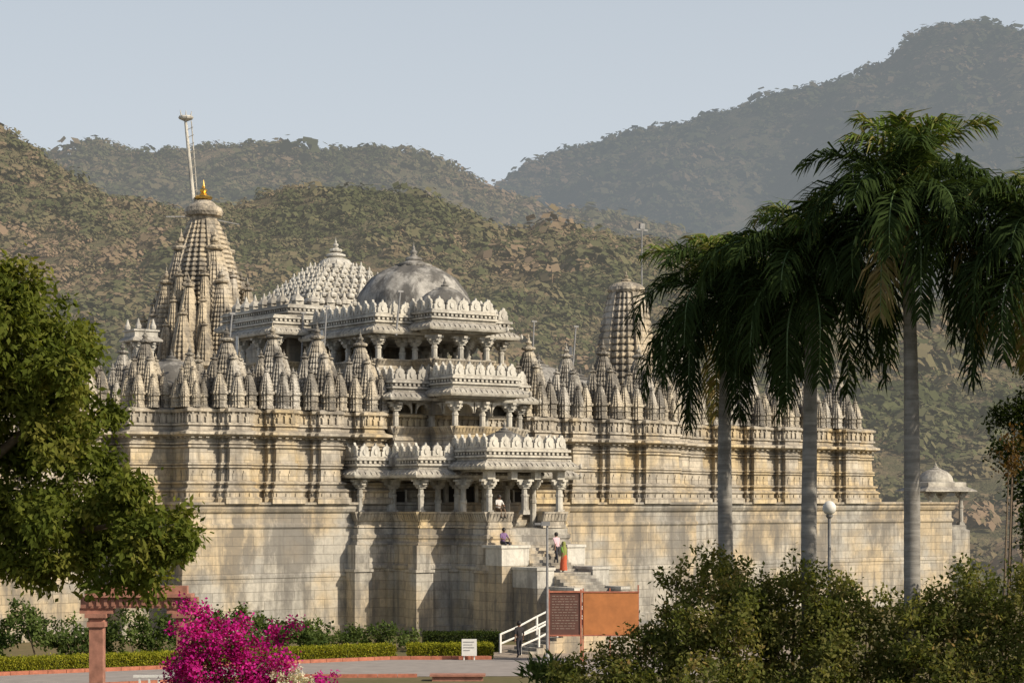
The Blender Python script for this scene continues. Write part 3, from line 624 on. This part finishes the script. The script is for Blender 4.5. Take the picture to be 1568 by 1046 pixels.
E=empty('garden_sign'); m=MB(); m.box(-2.35,-1.65,95.7,95.76,.22,1.0); m.box(-2.27,-2.21,95.77,95.82,0,.9); m.box(-1.79,-1.73,95.77,95.82,0,.9); m.obj('panel',M_white,E)
m=MB(); [m.box(-2.27,-2.27+w_,95.685,95.697,z_,z_+.03) for w_,z_ in((.5,.85),(.42,.72),(.5,.59),(.3,.46))]; m.obj('lettering',M_metal,E)
M_brown=simple('maroon_board',(.13,.06,.045),.6,.15); M_orange=simple('orange_board',(.50,.19,.06),.65,.2,1.5)
E=empty('notice_board'); m=MB(); m.box(1.72,3.18,94.97,95.03,1.25,3.2); m.obj('board',M_brown,E)
m=MB(); m.box(1.66,1.74,94.93,95.07,0,3.35);m.box(3.16,3.24,94.93,95.07,0,3.35);m.box(1.62,3.28,94.92,95.08,3.2,3.28);m.box(1.74,3.16,94.94,95.06,1.18,1.25); m.obj('frame',M_redk,E)
m=MB()
for k in range(13):
    x=1.85
    while x<2.95:
        w_=random.uniform(.06,.22); m.box(x,min(x+w_,3.05),94.955,94.968,3.02-k*.125,3.045-k*.125); x+=w_+.05
m.obj('lettering',simple('board_letters',(.34,.27,.22)),E)
E=empty('orange_hoarding'); m=MB(); m.box(3.32,5.86,94.97,95.03,1.25,3.2); m.obj('panel',M_orange,E)
m=MB()
for x in(3.3,4.55,5.86): m.box(x-.03,x+.03,95.04,95.12,0,3.55 if x>5 else 3.4)
m.box(3.26,5.9,94.94,95.06,3.2,3.26); m.box(3.26,5.9,94.94,95.06,1.19,1.25); m.obj('posts',M_redk,E)
E=empty('lamp_post'); m=MB(); m.lathe(1.62,94.2,[(.13,0),(.13,.3),(.07,.4),(.05,6.2),(.05,6.3)],10); m.box(1.35,1.75,94.1,94.3,6.3,6.5); m.box(1.05,1.4,94.12,94.28,6.34,6.44); m.obj('post',M_metal,E)
E=empty('globe_lamp'); m=MB(); m.lathe(8.6,55.5,[(.08,1),(.05,3),(.045,6.95),(.09,7.0),(.1,7.05)],10); m.obj('post',M_metal,E)
m=MB(); m.lathe(8.6,55.5,[(.06,7.05),(.14,7.1),(.19,7.2),(.17,7.32),(.1,7.4),(.03,7.43)],14); m.obj('globe',M_white,E,True)
E=empty('sandstone_gateway'); m=MB()
for x in(-12.15,-9.6):
    m.cbox(x,60,.62,.62,gh(x,60),1.2); m.cbox(x,60,.40,.40,1.2,3.75); m.cbox(x,60,.52,.52,3.75,3.9); m.cbox(x,60,.44,.44,3.9,4.02); m.cbox(x,60,.62,.62,4.02,4.14); m.cbox(x,60,.98,.3,4.14,4.3)
m.box(-12.6,-9.2,59.8,60.2,4.3,4.62); m.box(-12.45,-9.35,59.65,60.35,4.62,4.72); m.box(-12.3,-9.5,59.85,60.15,4.72,4.95)
for k in range(14): m.cbox(-12.3+k*.22,59.78,.1,.06,4.36,4.56)
m.obj('posts_and_beam',M_red,E)
E=empty('white_railing'); m=MB()
for k in range(9): m.cbox(-12+k*.28*1.1,66,.06,.06,gh(0,66),1.75)
m.box(-12.2,-9.2,65.95,66.05,1.75,1.83); m.obj('rails',M_white,E)
E=empty('bougainvillea')
lb=[(-8.4,3.1,.75),(-7.9,3.6,.7),(-8.6,3.9,.55),(-8.2,4.3,.45),(-7.5,3.0,.7),(-7.2,2.4,.7),(-8.2,2.3,.8),(-6.7,2.3,.6),(-8.7,4.6,.3),(-6.35,3.7,.35),(-6.2,3.1,.4),(-7.4,4.1,.4),(-8.8,3.1,.5),(-6.9,3.1,.5),(-8.9,2.4,.6),(-7.2,3.6,.5),(-6.5,2.7,.5),(-5.9,4.0,.22),(-6.0,2.6,.4)]
lob=[(x,55+random.uniform(-.6,.6),z,r*.85) for x,z,r in lb]
foliage('bracts',lob,3100,.085,.042,lm_boug,E,9,.1,.24); foliage('leaves',[(x,y+.1,z-.05,r*.9) for x,y,z,r in lob],800,.11,.03,lm_shrub,E,9,.1,.28)
foliage('white_bracts',[(-5.75,54,2.78,.26),(-5.4,54,2.65,.22),(-6.1,54,2.7,.22)],4000,.07,.035,lm_wf,E,9,.1,.15); foliage('pink_sprays',[(-4.75,54,2.8,.16),(-5.1,54,2.6,.25)],3000,.08,.04,lm_boug,E,9,.1,.15)
branches('stems',[[((-8.2,55,1),.1),((-8.2,55,2.5),.06),((-8.6,55,4),.02)],[((-8.2,55,1.5),.06),((-6.6,55,3.2),.02)]],M_bark,E)
bush('agave_plant',[(0.9+random.uniform(-.4,.4),53,2.9+random.uniform(-.2,.2),.3) for _ in range(5)],lm_shrub,900,.4,.04,6,-.8)
# ------------------------------------------------------------------ palms
mt,nt,out=newmat('palm_trunk'); bs=N(nt,'BsdfPrincipled'); bs.inputs['Roughness'].default_value=.8; tc=N(nt,'TexCoord').outputs['Object']
mp=N(nt,'Mapping'); mp.inputs['Scale'].default_value=(.6,.6,6); L(nt,tc,mp.inputs[0]); n1=noise_n(nt,mp.outputs[0],1.2,5,.6); n2=noise_n(nt,tc,1.5,5,.7)
c=ramp(nt,n1.outputs[0],[(.35,(.17,.16,.145)),(.6,(.30,.285,.26))]).outputs[0]; c=mix(nt,ramp(nt,n2.outputs[0],[(.5,(0,0,0)),(.65,(.6,.6,.6))]).outputs[0],c,(.11,.10,.085))
L(nt,c,bs.inputs['Base Color']); bp=N(nt,'Bump'); bp.inputs['Distance'].default_value=.03; L(nt,n1.outputs[0],bp.inputs['Height']); L(nt,bp.outputs[0],bs.inputs['Normal']); L(nt,bs.outputs[0],out.inputs[0])
lm_palm=leafmat('palm_fronds',[(0,(.022,.035,.014)),(.5,(.045,.07,.022)),(.9,(.13,.19,.045)),(1,(.26,.20,.09))],.25)
M_shaft=simple('palm_crownshaft',(.10,.16,.05),.5,.2)
def palm(x,y,zc,Lf,lean=0,seed=0,nf=26,rt=.21):
    rr=random.Random(seed); E=empty('royal_palm'); g=gh(x,y)
    m=MB(); rs=[]; K=60
    for k in range(K+1):
        u=k/K; z=g-.1+(zc-1.1-g)*u; r=rt*(1.3-.45*min(1,u*6)**.6+.2*math.sin(u*math.pi)-.22*u)*(1.0+(.025 if k%2 else 0)); px=x+lean*(1-u)+.04*math.sin(u*5+seed)
        rs.append([(px+r*math.cos(a*math.pi/8),y+r*math.sin(a*math.pi/8),z) for a in range(16)])
    m.rings(rs,True,True); m.obj('trunk',mt,E,True)
    m=MB(); m.lathe(x,y,[(rt*.85,zc-1.15),(rt*1.0,zc-1.0),(rt*.85,zc-.5),(rt*.55,zc),(rt*.25,zc+.3)],14); m.obj('crownshaft',M_shaft,E,True)
    tri=[];sh=[]; rc=MB()
    for f in range(nf):
        u=f/(nf-1); az=f*2.39996+seed; el=R(86-110*u**.9+rr.uniform(-10,10)); ln=Lf*(.60+.40*min(1,u*2.0))*rr.uniform(.82,1.1)
        dirh=Vector((math.cos(az),math.sin(az),0)); p=Vector((x,y,zc-.35*u)); n=18; stp=ln/n; pts=[p.copy()]; sw=rr.uniform(-.25,.25); perp=Vector((-dirh.y,dirh.x,0))
        e=el; dr_=rr.uniform(.8,1.2)
        for k in range(n):
            d=(dirh+perp*sw*k/n).normalized()*math.cos(e)+Vector((0,0,math.sin(e))); p=p+d*stp; pts.append(p.copy())
            if e>-1.45: e-=R(2.0+8.5*(k/n))*(.70+.7*min(1,u*2))*dr_
        for k in range(n): rc.tube(pts[k],pts[k+1],.035*(1-k/n)+.006,.035*(1-(k+1)/n)+.006,5)
        base_s=.85-.75*u**.5+rr.uniform(-.12,.12)
        if u<.2: base_s=.9
        if u>.8 and rr.random()<.22: base_s=1.
        NL=80
        for j in range(NL):
            t=(j+rr.random())/NL*n*.985; k=min(n-1,int(t)); q=pts[k].lerp(pts[k+1],t-k); tan=(pts[k+1]-pts[k]).normalized()
            side=tan.cross(Vector((0,0,1)))
            if side.length<.1: side=dirh.cross(Vector((0,0,1)))
            side.normalize(); upv=side.cross(tan).normalized()
            v=(j+1)/NL
            if v<.1: continue
            ll=.86*(Lf/3.4)*max(.35,math.sin(min(1,.1+v*.85)*math.pi)**.5)
            for sgn in(-1,1):
                plu=rr.uniform(-.6,.75)
                d=(side*sgn*(.8)+tan*(.45+.6*v)+upv*plu).normalized(); l1=ll*rr.uniform(.65,1.2)
                mid=q+d*l1*.5; d2=(d+Vector((rr.uniform(-.15,.15),rr.uniform(-.15,.15),-.75-.5*u))).normalized(); tip=mid+d2*l1*.5
                wv=d.cross(upv+Vector((rr.uniform(-.8,.8),rr.uniform(-.8,.8),rr.uniform(-.4,.4)))).normalized()*.022*(Lf/3.0)
                tri+= [q-wv*.6,q+wv*.6,mid+wv,mid-wv, mid-wv,mid+wv,tip+wv*.1,tip-wv*.1]
                s_=min(1,max(0,base_s+rr.uniform(-.08,.08))); sh+=[s_,s_]
    fastmesh('fronds',np.array([tuple(v) for v in tri]),4,lm_palm,np.array(sh),E); rc.obj('frond_stalks',M_shaft,E)
palm(5.75,55,12.9,3.7,.0,1.1,34)
palm(7.55,52,13.4,3.75,.05,2.7,34)
palm(9.65,50,14.8,4.0,.2,4.2,36)
palm(12.5,48,13.5,4.0,0,5.9,34)
# ------------------------------------------------------------------ people
M_skin=simple('skin',(.24,.13,.08),.6,.05); M_hair=simple('hair',(.015,.012,.01),.6)
def cloth(n,c): return simple(n,c,.85,.12,20)
def person(name,loc,rz,J,mats,skirt=None,scale=1.0):
    E=empty(name,loc,rz); E.scale=(scale,)*3
    names=list(J); idx={n:i for i,n in enumerate(names)}
    bones=[('pelvis','belly','top'),('belly','chest','top'),('chest','neck','top'),('neck','head0','skin'),('head0','head1','skin')]
    for s in 'LR': bones+=[('chest','sh'+s,'top'),('sh'+s,'el'+s,'top'),('el'+s,'wr'+s,'skin'),('wr'+s,'ha'+s,'skin'),('pelvis','hi'+s,'leg'),('hi'+s,'kn'+s,'leg'),('kn'+s,'an'+s,'leg'),('an'+s,'to'+s,'shoe')]
    me=bpy.data.meshes.new('body'); me.from_pydata([J[n][0] for n in names],[(idx[a],idx[b_]) for a,b_,_ in bones],[]); o=bpy.data.objects.new('body_src',me); scene.collection.objects.link(o)
    sk=o.modifiers.new('s','SKIN')
    for n in names:
        v=me.skin_vertices[0].data[idx[n]]; r=J[n][1]; v.radius=(r,r); v.use_root=(n=='pelvis')
    ss=o.modifiers.new('u','SUBSURF'); ss.levels=2; ss.render_levels=2
    dg=bpy.context.evaluated_depsgraph_get(); me2=bpy.data.meshes.new_from_object(o.evaluated_get(dg)); bpy.data.objects.remove(o)
    me2.name='body'; me2.materials.clear(); order=['top','leg','skin','shoe']
    for k in order: me2.materials.append(mats[k])
    for p in me2.polygons:
        c=p.center; best=9;bm='top'
        for a,b_,k in bones:
            A_=Vector(J[a][0]);B_=Vector(J[b_][0]);t=max(0,min(1,(c-A_).dot(B_-A_)/(B_-A_).length_squared)); dd=(c-A_.lerp(B_,t)).length
            if dd<best: best=dd;bm=k
        p.material_index=order.index(bm); p.use_smooth=True
    bo=bpy.data.objects.new('body',me2); scene.collection.objects.link(bo); bo.parent=E
    h=Vector(J['head1'][0]); h0=Vector(J['head0'][0]); hc=h0.lerp(h,.6)
    m=MB(); m.lathe(hc.x,hc.y-.02,[(.09,hc.z-.06),(.112,hc.z),(.105,hc.z+.07),(.07,hc.z+.12),(.02,hc.z+.14)],12); m.obj('hair',M_hair,E,True)
    m=MB(); m.tube((hc.x,hc.y+.085,hc.z),(hc.x,hc.y+.125,hc.z-.035),.008,.018,6)
    for s in(-1,1): m.tube((hc.x+s*.085,hc.y,hc.z-.03),(hc.x+s*.105,hc.y,hc.z+.02),.015,.02,6)
    m.tube((hc.x-.025,hc.y+.095,hc.z-.06),(hc.x+.025,hc.y+.095,hc.z-.06),.008,.008,5); m.obj('nose_ears_mouth',M_skin,E)
    m=MB(); [m.tube((hc.x+s*.033,hc.y+.09,hc.z),(hc.x+s*.033,hc.y+.101,hc.z),.011,.008,6) for s in(-1,1)]; m.obj('eyes',M_white,E)
    m=MB()
    for s in 'LR':
        a=Vector(J['wr'+s][0]);b_=Vector(J['ha'+s][0]); d=(b_-a).normalized(); w=d.cross(Vector((0,1,.3))).normalized()
        for q,ln in zip((-1.5,-.5,.5,1.5),(.065,.08,.075,.055)):
            p=b_+w*q*.019; k_=p+d*ln*.55; m.tube(p-d*.02,k_,.011,.010,6); m.tube(k_,k_+(d+Vector((0,.5,0))).normalized()*ln*.5,.010,.007,6)
        p=a+d*.03+w*.03; m.tube(p,p+(d+w).normalized()*.06,.012,.009,6)
    m.obj('fingers',M_skin,E,True)
    if skirt:
        m=MB(); m.rings([[(J['pelvis'][0][0]+r*math.cos(i*math.pi/12)*(1+.06*(i%2)),J['pelvis'][0][1]+oy+r*math.sin(i*math.pi/12)*(1+.06*(i%2)),z) for i in range(24)] for r,z,oy in((.13,1.02,0),(.17,.85,.0),(.18,.5,.04),(.21,.1,.03))],False,False); m.obj('skirt',skirt[0],E,True)
        m=MB(); m.rings([[(r*math.cos(i*math.pi/10),r*math.sin(i*math.pi/10)*.8+.0,z) for i in range(20)] for r,z in((.18,.8),(.175,1.0),(.2,1.33),(.13,1.45),(.115,1.55),(.118,1.66),(.07,1.74),(.01,1.76))]); m.obj('shawl',skirt[1],E,True)
def stand(step=.0,fwd=0.0,arm=.1):
    J={'pelvis':((0,0,.93),.125),'belly':((0,.01,1.08),.12),'chest':((0,.02+fwd*.5,1.3),.145),'neck':((0,.03+fwd,1.46),.055),'head0':((0,.04+fwd,1.54),.075),'head1':((0,.05+fwd,1.66),.085)}
    for s,k in(('L',-1),('R',1)):
        f=step*k
        J['sh'+s]=((.18*k,.02+fwd*.8,1.39),.06); J['el'+s]=((.24*k,-.02+arm*k,1.12),.045); J['wr'+s]=((.25*k,.08+arm*1.6*k,.88),.03); J['ha'+s]=((.25*k,.11+arm*1.8*k,.80),.035)
        J['hi'+s]=((.09*k,0,.86),.095); J['kn'+s]=((.1*k,.05+f*.8,.5+max(0,f)*.35),.065); J['an'+s]=((.1*k,f*.9,.09+max(0,f)*.5),.045); J['to'+s]=((.11*k,.15+f*.9,.04+max(0,f)*.5),.035)
    return J
def sit():
    J={'pelvis':((0,0,.12),.13),'belly':((0,.03,.28),.12),'chest':((0,.06,.5),.145),'neck':((0,.08,.66),.055),'head0':((0,.1,.74),.075),'head1':((0,.12,.86),.085)}
    for s,k in(('L',-1),('R',1)):
        J['sh'+s]=((.18*k,.06,.59),.06); J['el'+s]=((.25*k,.18,.36),.045); J['wr'+s]=((.16*k,.36,.3),.03); J['ha'+s]=((.14*k,.43,.28),.035)
        J['hi'+s]=((.1*k,.03,.1),.1); J['kn'+s]=((.13*k,.45,.12),.07); J['an'+s]=((.12*k,.48,-.3),.045); J['to'+s]=((.12*k,.62,-.36),.035)
    return J
def tw(x,y,z=0):
    a=R(35); return (-3.40+x*math.cos(a)-y*math.sin(a),119.75+x*math.sin(a)+y*math.cos(a),z)
dk=cloth('dark_cloth',(.03,.03,.04)); sho=cloth('shoe',(.02,.02,.02))
person('climbing_man',tw(.55,-9.45,4.0),R(35),stand(.22,.05,.15),dict(top=cloth('pink_shirt',(.68,.45,.50)),leg=dk,skin=M_skin,shoe=sho))
person('climbing_woman',tw(.1,-10.7,3.6),R(50),stand(.1,.02,.1),dict(top=cloth('green_blouse',(.15,.3,.05)),leg=dk,skin=M_skin,shoe=sho),(cloth('orange_skirt',(.5,.10,.04)),cloth('olive_shawl',(.22,.24,.06))),.95)
person('seated_man',tw(-1.75,-7.1,6.87),R(215),sit(),dict(top=cloth('white_shirt',(.6,.58,.55)),leg=cloth('brown_trousers',(.12,.08,.05)),skin=M_skin,shoe=sho))
person('seated_woman',tw(-2.2,-8.2,5.06),R(215),sit(),dict(top=cloth('violet_top',(.2,.12,.25)),leg=dk,skin=M_skin,shoe=sho))
person('standing_man',(.35,97.2,0.02),R(20),stand(.12,.02,.1),dict(top=cloth('black_coat',(.025,.022,.025)),leg=dk,skin=M_skin,shoe=sho))
# ------------------------------------------------------------------ world, sun, camera
sd=Vector((.80,-.43,.0)).normalized(); el=R(34)
S=Vector((sd.x*math.cos(el),sd.y*math.cos(el),math.sin(el)))
w=bpy.data.worlds.new('World'); scene.world=w; w.use_nodes=True; nt=w.node_tree; bg=nt.nodes['Background']
sk=nt.nodes.new('ShaderNodeTexSky'); sk.sky_type='NISHITA'; sk.sun_disc=False; sk.sun_elevation=el; sk.sun_rotation=math.atan2(S.x,S.y); sk.air_density=1.0; sk.dust_density=4; sk.ozone_density=1.0; sk.altitude=300
tc=N(nt,'TexCoord'); sx=N(nt,'SeparateXYZ'); nt.links.new(tc.outputs['Generated'],sx.inputs[0])
hz=ramp(nt,sx.outputs[2],[(0,(.97,.97,.97)),(.14,(.92,.92,.92)),(.28,(.70,.70,.70)),(.5,(.08,.08,.08)),(1,(0,0,0))]).outputs[0]
skc=mix(nt,hz,sk.outputs[0],(6.4,6.95,7.5))
nt.links.new(skc,bg.inputs[0]); bg.inputs[1].default_value=.10
ld=bpy.data.lights.new('sun','SUN'); ld.energy=4.6; ld.angle=R(.5); ld.color=(1,.88,.70); lo=bpy.data.objects.new('sun',ld); scene.collection.objects.link(lo); lo.rotation_euler=S.to_track_quat('Z','Y').to_euler()
cam=bpy.data.cameras.new('camera'); co=bpy.data.objects.new('camera',cam); scene.collection.objects.link(co); scene.camera=co
co.location=(0,0,7.4); co.rotation_euler=(R(90),0,0); cam.lens=72; cam.sensor_width=36; cam.shift_y=.1565; cam.clip_end=9000; cam.clip_start=.5
scene.view_settings.view_transform='Standard'; scene.view_settings.look='None'; scene.view_settings.exposure=0
